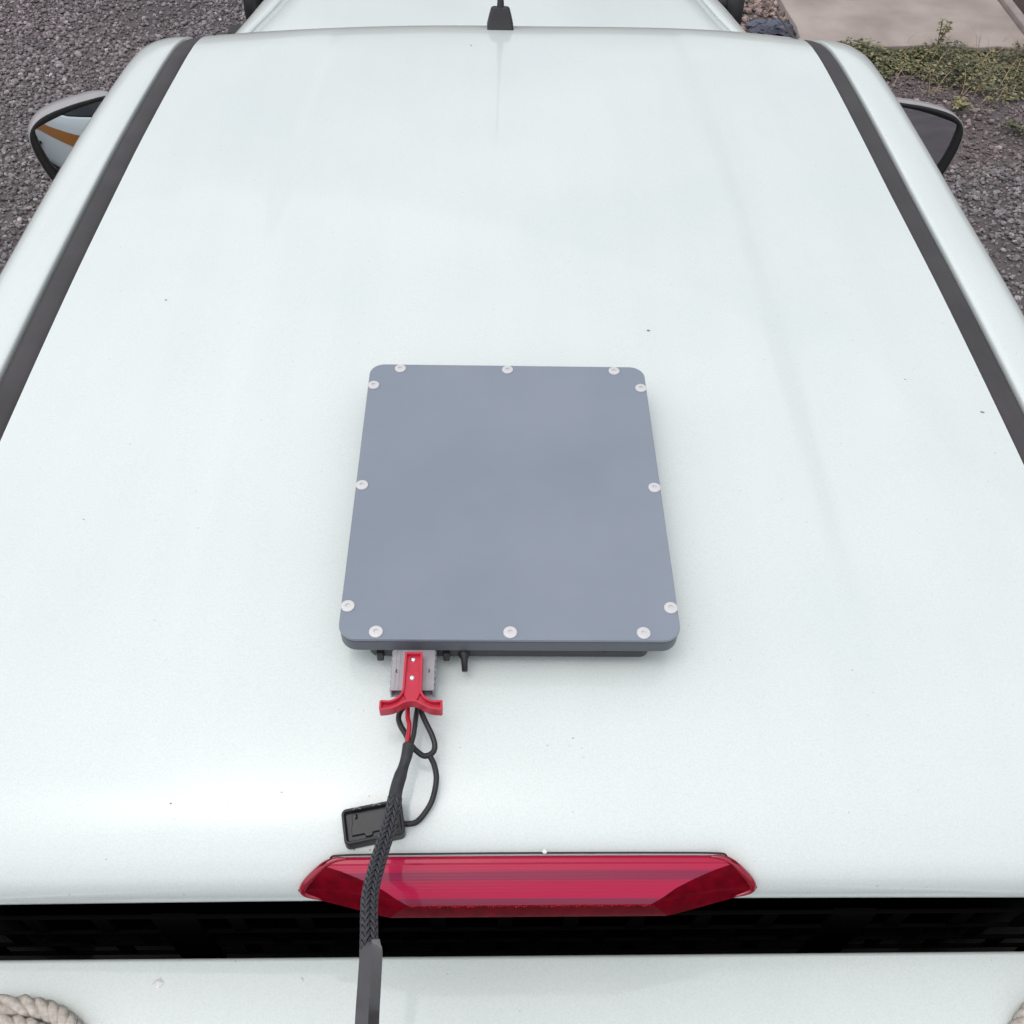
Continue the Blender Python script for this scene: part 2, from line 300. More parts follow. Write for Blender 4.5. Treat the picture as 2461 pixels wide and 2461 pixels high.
def pebbles():
    phi = (1+5**.5)/2
    base = np.array([(-1, phi, 0), (1, phi, 0), (-1, -phi, 0), (1, -phi, 0), (0, -1, phi), (0, 1, phi), (0, -1, -phi), (0, 1, -phi), (phi, 0, -1), (phi, 0, 1), (-phi, 0, -1), (-phi, 0, 1)])/math.sqrt(1+phi*phi)
    tri = np.array([(0, 11, 5), (0, 5, 1), (0, 1, 7), (0, 7, 10), (0, 10, 11), (1, 5, 9), (5, 11, 4), (11, 10, 2), (10, 7, 6), (7, 1, 8), (3, 9, 4), (3, 4, 2), (3, 2, 6), (3, 6, 8), (3, 8, 9), (4, 9, 5), (2, 4, 11), (6, 2, 10), (8, 6, 7), (9, 8, 1)])
    P = []
    def scatter(n, x0, x1, y0, y1, smin, smax, keep=None, tone=0):
        x = rng.uniform(x0, x1, n); y = rng.uniform(y0, y1, n); s = smin+(smax-smin)*rng.random(n)**2.2
        k = np.ones(n, bool) if keep is None else keep(x, y)
        P.append(np.stack([x[k], y[k], s[k], np.full(k.sum(), tone)], 1))
    scatter(44000, -3.5, -1.0, 2.6, 6.9, .006, .0165); scatter(500, -3.5, -1.0, 2.6, 6.9, .016, .024)
    scatter(3200, -1.0, 1.25, 5.0, 6.8, .008, .02)
    ok = lambda x, y: ~((x > 1.72) & (y > 5.46)) & (x < 3.6)
    scatter(13500, 1.0, 3.4, 2.6, 4.35, .006, .018)
    scatter(9000, 1.0, 3.4, 4.2, 5.5, .005, .012, lambda x, y: ok(x, y) & (rng.random(len(x)) < .75), 1)
    scatter(1100, 1.0, 3.4, 4.2, 5.5, .012, .022, ok, 1)
    scatter(1400, 1.25, 1.74, 5.5, 6.9, .012, .028, lambda x, y: ~((x > 1.46) & (x < 1.78) & (y > 5.63) & (y < 5.88)), 2)
    P = np.concatenate(P)
    fine = np.sin(P[:, 0]*3.1+2*np.sin(P[:, 1]*1.9))*np.sin(P[:, 1]*2.7+1.5*np.sin(P[:, 0]*2.2))                      # patches where fines show between the stones
    P = P[(rng.random(len(P)) > np.clip((fine-.35)*1.1, 0, .75)*(P[:, 1] > 3.4))]; n = len(P)
    var = base[None]*rng.uniform(.72, 1.2, (8, 12, 1)); bv = var[rng.integers(0, 8, n)]
    sc = np.stack([np.ones(n), rng.uniform(.65, 1, n), rng.uniform(.45, .8, n)], 1)[:, None, :]
    bv = bv*sc
    a = rng.uniform(0, 2*np.pi, n); tl = rng.normal(0, .35, n)
    ca, sa, ct, st = np.cos(a), np.sin(a), np.cos(tl), np.sin(tl)
    x, y, z = bv[..., 0], bv[..., 1], bv[..., 2]
    x, z = x*ct[:, None]+z*st[:, None], -x*st[:, None]+z*ct[:, None]
    x, y = x*ca[:, None]-y*sa[:, None], x*sa[:, None]+y*ca[:, None]
    V = np.stack([x, y, z], -1)*P[:, 2][:, None, None]
    V[..., 0] += P[:, 0][:, None]; V[..., 1] += P[:, 1][:, None]; V[..., 2] += (P[:, 2]*rng.uniform(.1, .75, n))[:, None]
    V = V.reshape(-1, 3); T = (tri[None]+(np.arange(n)*12)[:, None, None]).reshape(-1, 3)
    me = bpy.data.meshes.new('gravel'); me.vertices.add(len(V)); me.vertices.foreach_set('co', V.astype('f').ravel())
    me.loops.add(T.size); me.loops.foreach_set('vertex_index', T.astype('i').ravel())
    me.polygons.add(len(T)); me.polygons.foreach_set('loop_start', np.arange(0, T.size, 3, dtype='i')); me.polygons.foreach_set('loop_total', np.full(len(T), 3, dtype='i'))
    me.attributes.new('sharp_face', 'BOOLEAN', 'FACE').data.foreach_set('value', np.ones(len(T), dtype=bool))
    me.update()
    val = rng.lognormal(math.log(.208), .32, n); warm = rng.random(n)
    c = np.stack([val*(1.0+.06*warm), val*(.93+.02*warm), val*(.985-.05*warm), np.ones(n)], 1)
    pat = .5+.5*np.sin(P[:, 0]*1.7+1.3*np.sin(P[:, 1]*1.1))*np.sin(P[:, 1]*1.35+.8*np.sin(P[:, 0]*2.3)); pat = pat*np.clip((P[:, 1]-4.2)/1.5, 0, 1)
    c[:, 0] *= 1+.06*pat; c[:, 1] *= 1-.02*pat
    c[P[:, 3] == 1, :3] *= np.array([.98, .88, .84]); c[P[:, 3] == 2, :3] *= np.array([1.16, .99, .86])
    at = me.attributes.new('tint', 'FLOAT_COLOR', 'POINT'); at.data.foreach_set('color', np.repeat(np.clip(c, 0, 1), 12, 0).astype('f').ravel())
    me.materials.append(M['stone'])
    o = bpy.data.objects.new('gravel', me); COL.objects.link(o); tag(o, 'loose grey crushed gravel covering the yard', 'gravel', kind='stuff')
pebbles()

# ------------------------------------------------------------------ weeds
def leaf_into(V, Fc, p, d, up, L, W):
    d = d.normalized(); s = d.cross(up).normalized(); u = s.cross(d)
    i = len(V); V += [p, p+d*(L*.45)+s*(W*.5)+u*(L*.10), p+d*(L*.5)+u*(L*.03), p+d*(L*.45)-s*(W*.5)+u*(L*.10), p+d*L-u*(L*.12)]
    Fc += [(i, i+1, i+2), (i, i+2, i+3), (i+1, i+4, i+2), (i+2, i+4, i+3)]
def rdir(flat=.5):
    a = random.uniform(0, 2*math.pi); return Vector((math.cos(a), math.sin(a), random.uniform(-.3, .9)*flat))
def cover():
    for name, m, n, dens, Ls in (('ground_cover', M['leaf'], 6400, 1, (.016, .034)), ('pale_ground_cover', M['leafy'], 1900, .5, (.016, .034))):
        V, Fc = [], []
        for _ in range(n):
            x = random.uniform(1.93, 3.75); y0 = 5.18-.22*sstep(x, 2.2, 2.8)-.10*sstep(x, 2.7, 3.2)+.05*math.sin(x*9)+.04*math.sin(x*23)
            y = y0+(5.50-y0)*random.random()**.8
            if random.random() > .55+.45*math.sin(x*17+y*9)*math.sin(y*21): 
                if random.random() > .25: continue
            h = .015+.085*random.random()*min(1, (y-y0)/.12+.2)*(.6+.4*math.sin(x*13))
            leaf_into(V, Fc, Vector((x, y, h)), rdir(), Vector((random.uniform(-.4, .4), random.uniform(-.4, .4), 1)), random.uniform(*Ls), random.uniform(.6, .8)*random.uniform(*Ls))
        o = mesh(name, V, Fc, m, smooth=False); tag(o, 'low creeping green weeds along the near edge of the concrete pad' if name == 'ground_cover' else 'pale yellow-green leaves among the creeping weeds', 'weeds', kind='stuff')
    V, Fc = [], []
    for _ in range(520):
        x = random.triangular(2.0, 3.7, 3.25); y = random.uniform(4.98, 5.52); a = random.uniform(0, 6.28); L = random.uniform(.06, .24); t = random.uniform(.4, 1.45)
        p = Vector((x, y, .01)); d = Vector((math.cos(a)*math.sin(t), math.sin(a)*math.sin(t), math.cos(t))); s = Vector((-math.sin(a), math.cos(a), 0))*.0016
        i = len(V); mid = p+d*L*.55; tip = p+d*L+Vector((math.cos(a), math.sin(a), -.6))*L*.25
        V += [p-s, p+s, mid+s, mid-s, tip]; Fc += [(i, i+1, i+2, i+3), (i+3, i+2, i+4)]
    tag(mesh('dry_grass', V, Fc, M['straw'], smooth=False), 'thin dry straw blades scattered through the weed strip', 'dry grass', kind='stuff')
cover()
def weed(loc, h, n, spread, label, m, L=.032):
    e = empty('small_weed', label, 'weed', loc, 'single weeds by the concrete pad'); V, Fc, SV, SF = [], [], [], []; b = Vector(loc)
    for k in range(max(3, n//9)):
        a = random.uniform(0, 6.28); tip = b+Vector((math.cos(a)*spread*random.uniform(.3, 1), math.sin(a)*spread*random.uniform(.3, 1), h*random.uniform(.55, 1)))
        path = catmull([b, b.lerp(tip, .5)+Vector((0, 0, h*.12)), tip], 4); v, f = tube(path, .0018, 5); o = len(SV); SV += v; SF += [tuple(i+o for i in q) for q in f]
        for _ in range(9):
            p = path[random.randint(3, len(path)-1)]; l = L*random.uniform(.6, 1.15); leaf_into(V, Fc, p, rdir(.7), Vector((0, 0, 1)), l, l*.6)
    mesh('leaves', V, Fc, m, e, smooth=False); mesh('stem', SV, SF, M['stem'], e)
weed((2.505, 5.50, .055), .15, 54, .05, 'single upright weed standing over the edge of the concrete pad', M['leafy'])
weed((2.46, 4.86, .005), .07, 60, .10, 'pale sprawling weed just beyond the right wing mirror', M['leafy'], .036)
weed((2.70, 4.64, .005), .08, 70, .09, 'dark leafy weed in the gravel at the right edge', M['leaf'], .04)

# crumpled navy sheet by the pad corner
rows = []
for i in range(17):
    r = []
    for j in range(17):
        u, v = i/16-.5, j/16-.5; k = abs(math.sin(u*17+2*math.sin(v*9)))*.5+abs(math.sin(v*21+3*u))*.5
        r.append((1.625+u*.27+.02*math.sin(v*14), 5.755+v*.20+.02*math.sin(u*16), .012+.016*k+.006*random.random()))
    rows.append(r)
tag(mesh('plastic_sheet', *grid(rows), M['tarp'], smooth=False), 'crumpled dark navy plastic sheet on the ground by the concrete pad corner', 'plastic sheet')

# ------------------------------------------------------------------ the pickup truck
truck = empty('pickup_truck', 'white dual cab pickup truck with grey roof trims and black steel front bumper', 'pickup truck')
PY = [.29, .30, .318, .345, .39, .5, .65, .85, 1.1, 1.4, 1.6, 1.7, 1.78, 1.84, 1.9, 1.96, 2.6]
PZ = [1.7655, 1.7705, 1.7775, 1.7845, 1.791, 1.7975, 1.8005, 1.802, 1.800, 1.791, 1.778, 1.768, 1.7555, 1.739, 1.713, 1.681, 1.275]
ROLL_ROWS = [(.325, 1.712), (.295, 1.713), (.279, 1.716), (.2715, 1.722), (.2690, 1.730), (.2690, 1.738), (.2710, 1.7455), (.2748, 1.7525), (.2800, 1.7590)]   # lip and rolled rear edge
def roof_z(x, Yc):
    z = hermite(PY, PZ, min(max(Yc, .29), 2.6)) - .018*(x/.545)**2
    z += .015*sstep(x, 0, .5)*sstep(Yc, 1.2, 1.8)
    ax = abs(x); fade = sstep(Yc, .42, .62)*(1-sstep(Yc, 1.72, 1.84))
    rb = .297+.017*(1-sstep(Yc, 1.1, 1.8)); return z - .0030*fade*sstep(ax, rb-.004, rb+.012)*(1-sstep(ax, rb+.03, rb+.15))
def roof_pt(x, Yc, dz=0):
    z = roof_z(x, Yc)+dz; q = (x/.52)**2
    return (x, Yc-.02*q*sstep(Yc, 1.2, 1.85)+.003*q*(1-sstep(Yc, .27, .45)), z)
def wi(Y): return hermite([.271, .72, 1.0, 1.3, 1.7, 1.96, 2.6], [.556, .553, .551, .547, .546, .556, .66], Y)
def wt(Y): return hermite([.271, 1.0, 1.7, 1.96, 2.6], [.036, .036, .036, .033, .02], Y)
YR = [.29, .295, .302, .311, .322, .335, .35, .365, .38, .40] + [.42+.035*k for k in range(38)] + [1.76, 1.78, 1.80, 1.82, 1.84, 1.86, 1.88, 1.90, 1.93]
YR = sorted(y for y in YR)
NU = 96
def roll_pt(x, Y, z): q = (x/.52)**2; return (x, Y+.003*q, z-.018*(x/.545)**2)
rows = [[roll_pt(wi(.271)*(2*k/NU-1), *yz) for k in range(NU+1)] for yz in ROLL_ROWS]
rows += [[roof_pt(wi(Y)*(2*k/NU-1), Y) for k in range(NU+1)] for Y in YR]
roof = mesh('roof_panel', *grid(rows), M['paint'], truck)
YS = YR + [1.98+.062*k for k in range(11)]
ws = mesh('windscreen', *grid([[roof_pt((wi(Y)-.004)*(2*k/30-1), Y, -.004) for k in range(31)] for Y in [1.932]+[1.98+.062*k for k in range(11)]]), M['glass'], truck)
RAIL = ((0, -.014), (.0003, -.004), (.0008, -.0014), (.0018, -.0001), (.0035, .0006), (.008, .0010), (.016, .0010), (.028, .0002), (.042, -.0022), (.056, -.0062), (.068, -.0122), (.077, -.021), (.085, -.037), (.094, -.070), (.105, -.115))
for s in (-1, 1):
    # rubber ditch trim, low dome
    rows = []
    for Y in YS:
        a, w = wi(Y), wt(Y); r = []
        for q, dz in ((0, -.012), (.02, -.0045), (.07, -.0030), (.3, -.0012), (.6, -.0012), (.9, -.0034), (.955, -.008), (1.0, -.013)):
            p = roof_pt(s*(a+q*w), Y, dz); r.append(p)
        rows.append(r)
    a, w = wi(.271), wt(.271)
    rows = [[roll_pt(s*(a+q*w), Y_, z_+dz) for q, dz in ((0, -.012), (.02, -.0045), (.07, -.0030), (.3, -.0012), (.6, -.0012), (.9, -.0034), (.955, -.008), (1.0, -.013))] for Y_, z_ in ROLL_ROWS[3:]] + rows
    mesh('roof_trim', *grid(rows), M['trim'], truck)
    rows = []
    for Y in YS:
        o = wi(Y)+wt(Y); k = 1-.35*sstep(Y, 1.7, 2.3); r = []
        for dx, dz in RAIL:
            p = roof_pt(s*o, Y); r.append((p[0]+s*dx*k, p[1], p[2]+dz*k))
        rows.append(r)
    o = wi(.271)+wt(.271); rr_ = []
    for Y_, z_ in ROLL_ROWS[3:]: p = roll_pt(s*o, Y_, z_); rr_.append([(p[0]+s*dx, p[1], p[2]+dz) for dx, dz in RAIL])
    mesh('roof_rail', *grid(rr_+rows), M['paint'], truck)

# cab sides
def side_x(z): return hermite([.45, .6, .78, .95, 1.08, 1.18, 1.24, 1.28, 1.62, 1.70], [.86, .895, .905, .903, .89, .868, .84, .822, .722, .70], z)
def cab_top(Y): 
    o = wi(Y)+wt(Y); k = 1-.35*sstep(Y, 1.7, 2.3); return roof_pt(o, Y)[0]+.100*k, roof_z(o, Y)-.10*k
for s in (-1, 1):
    # upper frame behind/around the windows
    rows = []
    for Y in [.30+.1*k for k in range(23)]+[2.56]:
        x1, z1 = cab_top(Y); rows.append([(s*(side_x(1.20)-.010), Y, 1.19), (s*((side_x(1.20)-.012)*.5+(x1-.012)*.5), Y, (1.19+z1)*.5), (s*(x1-.010), Y, z1)])
    mesh('window_frame', *grid(rows), M['black'], truck)
    for y0, y1 in ((.50, 1.20), (1.30, 2.30)):
        rows = []
        for k in range(13):
            Y = y0+(y1-y0)*k/12; x1, z1 = cab_top(Y); zt = max(z1-.015, 1.29)
            rows.append([(s*((side_x(1.20)+.002)*(1-q)+(x1-.002)*q), Y, 1.215*(1-q)+zt*q) for q in (0, .33, .66, 1)])
        mesh('side_window', *grid(rows), M['glass'], truck)
    for y0, y1 in ((.44, 1.235), (1.245, 2.38)):
        zs_ = [.46, .52, .6, .7, .8, .9, 1.0, 1.06, 1.10, 1.14, 1.17, 1.195, 1.205]
        rows = [[(s*side_x(z), Y, z) for z in zs_] for Y in np.linspace(y0, y1, 9)]
        d = mesh('door', *grid(rows), M['paint'], truck)
        so = d.modifiers.new('thick', 'SOLIDIFY'); so.thickness = .03; so.offset = 0
        rows = [[(s*(side_x(z)+.018), Y, z) for z in (1.025, 1.055, 1.085, 1.115)] for Y in np.linspace(y0+.004, y1-.004, 9)]
        mesh('door_stripe', *grid(rows), M['orange'], d)
        hy = y0+.03; x = side_x(.86)+.012
        path = catmull([(s*(x+.012), hy-.02, .86), (s*(x+.05), hy+.02, .862), (s*(x+.055), hy+.10, .862), (s*(x+.05), hy+.17, .86), (s*(x+.012), hy+.21, .858)], 5)
        mesh('handle', *tube(path, .024, 10), M['black'], d)
    box('sill', (min(s*.80, s*.90), max(s*.80, s*.90), .45, 2.36, .36, .445), M['black'], truck, .012)
# rear of the cab
mesh('rear_wall', *boxv(-.80, .80, .345, .40, .55, 1.12), M['paint'], truck, bevel=.01)
mesh('rear_window', *grid([[(-.66, .356, 1.12), (.66, .356, 1.12)], [(-.60, .338, 1.712), (.60, .338, 1.712)]]), M['reardark'], truck, smooth=False)
for s in (-1, 1):
    rows = []
    for Y in (.292, .34, .40, .46, .492):
        x1, z1 = cab_top(Y); rows.append([(s*((side_x(1.20)+.006)*(1-q)+(x1+.004)*q), Y, 1.195*(1-q)+z1*q) for q in (0, .25, .5, .75, 1)])
    mesh('rear_pillar', *grid(rows), M['paint'], truck)
    x1, z1 = cab_top(.30)
    mesh('rear_surround', [(s*.655, .353, 1.12), (s*(side_x(1.2)-.004), .300, 1.12), (s*(x1-.004), .300, z1-.01), (s*.595, .339, 1.711)], [(0, 1, 2, 3)], M['guard'], truck, smooth=False)
    mesh('rear_quarter', *grid([[(s*side_x(z), Y, z) for z in (.56, .7, .85, 1.0, 1.1, 1.17, 1.2)] for Y in (.30, .37, .436)]), M['paint'], truck)
mesh('cab_floor', *boxv(-.80, .80, .40, 2.5, .40, .46), M['black'], truck, bevel=.01)

# bonnet, fenders, nose
def bz(Y): return hermite([2.5, 2.8, 3.1, 3.4, 3.7, 3.86], [1.262, 1.238, 1.205, 1.165, 1.105, 1.03], Y)
def bw(Y): return hermite([2.5, 2.9, 3.2, 3.5, 3.86], [.755, .735, .692, .662, .60], Y)
def be(Y): return 1+hermite([2.5, 2.9, 3.2, 3.5, 3.86], [.010, .017, .033, .038, .040], Y)/.05
YB = [2.52+.05*k for k in range(27)]
rows = [[(bw(Y)*u, Y, bz(Y)+.022*(1-u*u)-.010*sstep(abs(u), .90, 1)) for u in [2*k/48-1 for k in range(49)]] for Y in YB]
bn = mesh('bonnet', *grid(rows), M['paint'], truck); sm = bn.modifiers.new('thick', 'SOLIDIFY'); sm.thickness = .02; sm.offset = -1
for s in (-1, 1):
    rows = []
    for Y in YB:
        a, z = bw(Y), bz(Y); r = []
        for dx, dz in ((.0065, -.035), (.0068, -.012), (.009, -.0085), (.016, -.0085), (.03, -.012), (.045, -.022), (.055, -.036), (.062, -.06), (.07, -.12), (.085, -.22), (.10, -.30), (.12, -.38)): r.append((s*(a+(dx if dx < .01 else .009+(dx-.009)*be(Y))), Y, z+dz))
        rows.append(r)
    mesh('fender', *grid(rows), M['paint'], truck)
mesh('grille', *boxv(-.66, .66, 3.80, 3.87, .58, 1.0), M['black'], truck, bevel=.02)
for s in (-1, 1):
    mesh('headlight', *boxv(min(s*.50, s*.74), max(s*.50, s*.74), 3.72, 3.86, .84, .985), M['glass'], truck, bevel=.03, seg=3)
bb = mesh('front_bumper', *boxv(-.90, .90, 3.86, 4.06, .48, .76), M['black'], truck, bevel=.04, seg=3)
for s in (-1, 1):
    mesh('bumper_upright', *tube([(s*.935, 3.93, .70), (s*.935, 3.935, .86), (s*.935, 3.945, .98)], [.036, .036, .034], 16), M['black'], bb)
    mesh('bumper_bracket', *boxv(min(s*.93, s*1.02), max(s*.93, s*1.02), 3.80, 3.87, .80, .83), M['black'], bb, bevel=.008)
mesh('bumper_hoop', *tube(catmull([(-.935, 3.945, .90), (-.6, 4.04, .93), (0, 4.07, .93), (.6, 4.04, .93), (.935, 3.945, .90)], 6), .03, 12), M['black'], bb)

# wheels
for s in (-1, 1):
    for Y in (3.12, -.38):
        w = bpy.data.objects.new('wheel', None); link(w, truck); w.location = (s*.80, Y, .385); w.rotation_euler = (0, R(90), 0)
        pr = [(.22, -.11), (.33, -.13), (.372, -.115), (.385, -.07), (.385, .07), (.372, .115), (.33, .13), (.22, .11)]
        v, f = lathe(pr, 40); me = bpy.data.meshes.new('tyre'); me.from_pydata(v, [], f); me.materials.append(M['tyre']); o = bpy.data.objects.new('tyre', me); link(o, w)
        pr = [(.225, -.10), (.21, -.06), (.20, .0), (.19, s*.05), (.06, s*.075), (.0, s*.08)]
        v, f = lathe(pr, 30); me = bpy.data.meshes.new('rim'); me.from_pydata(v, [], f); me.materials.append(M['rim']); o = bpy.data.objects.new('rim', me); link(o, w)

# tub behind the cab with a raised headboard rail and a black mesh window guard
box('tub_floor', (-.74, .74, -1.40, .25, .84, .88), M['black'], truck, .006)
for s in (-1, 1): box('tub_side', (min(s*.75, s*.90), max(s*.75, s*.90), -1.42, .255, .60, 1.22), M['paint'], truck, .02, 3)
for s in (-1, 1): box('tub_reflection_blocker', (min(s*.735, s*.7485), max(s*.735, s*.7485), -1.37, .2535, .885, 1.225), M['black'], truck, .004)  # added black panels, out of view, keeping white tub sides out of the rear glass
box('tailgate', (-.745, .745, -1.43, -1.38, .62, 1.22), M['paint'], truck, .012)
hb = box('headboard_rail', (-.80, .80, .186, .2560, 1.568, 1.620), M['paint'], truck, .0045, 4)
for s in (-1, 1): box('headboard_post', (min(s*.755, s*.795), max(s*.755, s*.795), .20, .245, 1.215, 1.57), M['paint'], hb, .004)
box('headboard_panel', (-.745, .745, .214, .232, .875, 1.567), M['guard'], hb, .002)
gu = bpy.data.objects.new('window_guard', None); gu.location = (0, .2925, 1.50); link(gu, truck)
for z in (1.505, 1.5345, 1.5725, 1.6165): box('guard_bar', (-.74, .74, .2905, .2945, z-.0016, z+.0016), M['guard'], gu, .001)
for x0, x1 in ((-.339, -.297), (.296, .337), (-.74, -.70), (.70, .74)): box('guard_post', (x0, x1, .2902, .2955, 1.225, 1.6185), M['guard'], gu, .001)
for row, (z0, z1) in enumerate(((1.507, 1.5325), (1.5367, 1.5705), (1.5747, 1.6145))):
    for k in range(24):
        x = -.70+.0625*k+(.031 if row % 2 else 0)
        if any(a-.014 < x < b+.014 for a, b in ((-.339, -.297), (.296, .337))) or x > .69: continue
        box('guard_web', (x-.007, x+.007, .2912, .2938, z0, z1), M['guard'], gu, 0, smooth=False)

# door mirrors
def closed_spline(pts, n=4):
    out = []; L = len(pts)
    for i in range(L):
        a, b, c, d = (Vector(pts[(i+k-1) % L]) for k in range(4))
        for k in range(n): t = k/n; out.append(.5*((2*b)+(c-a)*t+(2*a-5*b+4*c-d)*t*t+(3*b-3*c+d-a)*t**3))
    return out
def wing_mirror(s, cx, cy, cz, nrm, curve):
    o = bpy.data.objects.new('side_mirror', None); o.location = (s*cx, cy, cz); link(o, truck)
    n = Vector(nrm).normalized(); u = n.cross(Vector((0, 0, 1))).normalized()
    if u.x*s < 0: u = -u                                                   # u runs outward along the glass, w up
    w = Vector((0, 0, 1)); w = (w-n*w.dot(n)).normalized(); c = Vector((s*cx, cy, cz))
    shell = closed_spline([(-.120, .088), (-.062, .088), (-.018, .084), (.027, .076), (.057, .065), (.080, .046), (.090, .022), (.091, -.01), (.087, -.04), (.078, -.082), (.066, -.104), (.04, -.117), (-.03, -.118), (-.10, -.112), (-.125, -.09), (-.128, .06)])
    glass = closed_spline([(-.108, .076), (-.059, .0745), (-.012, .067), (.034, .056), (.064, .046), (.0715, .036), (.0720, .012), (.0680, -.027), (.060, -.066), (.050, -.088), (.03, -.097), (-.03, -.098), (-.095, -.094), (-.112, -.08), (-.114, .05)])
    def ring(ol, k, back): return [c+u*(-.012+(a+.012)*k)+w*(-.008+(b+.008)*k)-n*back for a, b in ol]
    def skin(rings, cap):
        n_ = len(rings[0]); v = [p for r in rings for p in r]; f = []
        for i in range(len(rings)-1):
            for k in range(n_): f.append((i*n_+k, i*n_+(k+1) % n_, (i+1)*n_+(k+1) % n_, (i+1)*n_+k))
        if cap: f.append(tuple((len(rings)-1)*n_+k for k in range(n_)))
        return v, f
    mesh('mirror_shell', *skin([ring(shell, .985, .004), ring(shell, 1.0, -.001), ring(shell, 1.012, .001), ring(shell, 1.014, .010), ring(shell, 1.0, .026), ring(shell, .94, .050), ring(shell, .83, .078), ring(shell, .68, .098), ring(shell, .35, .108)], True), M['shell'], o)
    v, f = skin([ring(shell, .988, -.0005), ring(shell, .965, -.0025)], False)
    n1 = len(shell); n2 = len(glass); gl = ring(glass, 1.02, .0); g2 = ring(glass, 1.0, .011); base = len(v); v += gl+g2
    f += [(base+k, base+(k+1) % n2, base+n2+(k+1) % n2, base+n2+k) for k in range(n2)]
    j = 0; best = lambda p: min(range(n2), key=lambda q: (gl[q]-p).length)
    mp = [best(v[n1+k]) for k in range(n1)]
    for k in range(n1):
        a, b = mp[k], mp[(k+1) % n1]; pts = [n1+k, n1+(k+1) % n1]; q = a; seq = [a]
        while q != b and len(seq) < 12: q = (q+1) % n2; seq.append(q)
        if len(seq) >= 12: seq = [a]
        f.append(tuple(pts+[base+x for x in seq[::-1]]) if len(seq) > 0 else None)
    f = [q for q in f if len(set(q)) > 2]
    mesh('mirror_rim', v, f, M['black'], o)
    gv, gf = [], []; K = [1.0, .85, .7, .55, .4, .25, .1]
    for k in K:
        for p in ring(glass, k, 0):
            d = p-c; gv.append(p-n*(.006+d.length_squared/(2*curve)))
    gf = [(i*n2+k, i*n2+(k+1) % n2, (i+1)*n2+(k+1) % n2, (i+1)*n2+k) for i in range(len(K)-1) for k in range(n2)]+[tuple((len(K)-1)*n2+k for k in range(n2))]
    mesh('mirror_glass', gv, gf, M['mirror'], o)
    a = c-u*.09-w*.05-n*.05; b = Vector((s*.86, cy+.02, cz-.09))
    mesh('mirror_arm', *tube([a, a.lerp(b, .5)-Vector((0, 0, .012)), b], [.036, .03, .036], 12), M['black'], o)
wing_mirror(-1, 1.075, 2.300, 1.235, (.4648, -.8853, .0111), .5)
wing_mirror(1, 1.105, 2.345, 1.245, (-.13, -.975, .10), .9)

mesh('trim_tail', *tube(catmull([(.562, 1.76, 1.737), (.545, 1.79, 1.738), (.534, 1.82, 1.738), (.530, 1.88, 1.733), (.533, 1.97, 1.718)], 5), [.0042-.0001*k for k in range(6)]+[.0036-.00018*k for k in range(15)], 8), M['trim'], truck)
# roof aerial
ae = bpy.data.objects.new('roof_aerial', None); ae.location = (-.008, 1.808, 1.748); link(ae, truck)
def aer(): 
    v = []; 
    for z, hx, y0, y1 in ((-.006, .0245, -.012, .05), (.003, .0242, -.012, .05), (.020, .0200, .003, .05), (.031, .0168, .010, .048), (.0350, .0140, .014, .044)):
        v += [(-.008-hx, 1.806+y0, 1.748+z), (-.008+hx, 1.806+y0, 1.748+z), (-.008+hx, 1.806+y1, 1.748+z-.012), (-.008-hx, 1.806+y1, 1.748+z-.012)]
    f = [(0, 3, 2, 1), (16, 17, 18, 19)]
    for i in range(4):
        for k in range(4): f.append((i*4+k, i*4+(k+1) % 4, i*4+4+(k+1) % 4, i*4+4+k))
    return v, f
mesh('aerial_base', *aer(), M['black'], ae, bevel=.0035, seg=3)
mesh('aerial_mast', *tube([(-.008, 1.813, 1.757), (-.008, 1.822, 1.776), (-.008, 1.83, 1.79), (-.009, 1.865, 1.855), (-.012, 2.03, 2.13)], [.0062, .0068, .0058, .0034, .0022], 12), M['rubber'], ae)

# high brake light on the rear roll of the roof
bl = bpy.data.objects.new('brake_light', None); bl.location = (0, .275, 1.755); link(bl, truck)
NX = 60
def lens_rows():
    top, crease, mid = [], [], []
    return None
def hx(t, L, Rr): return L+(Rr-L)*t
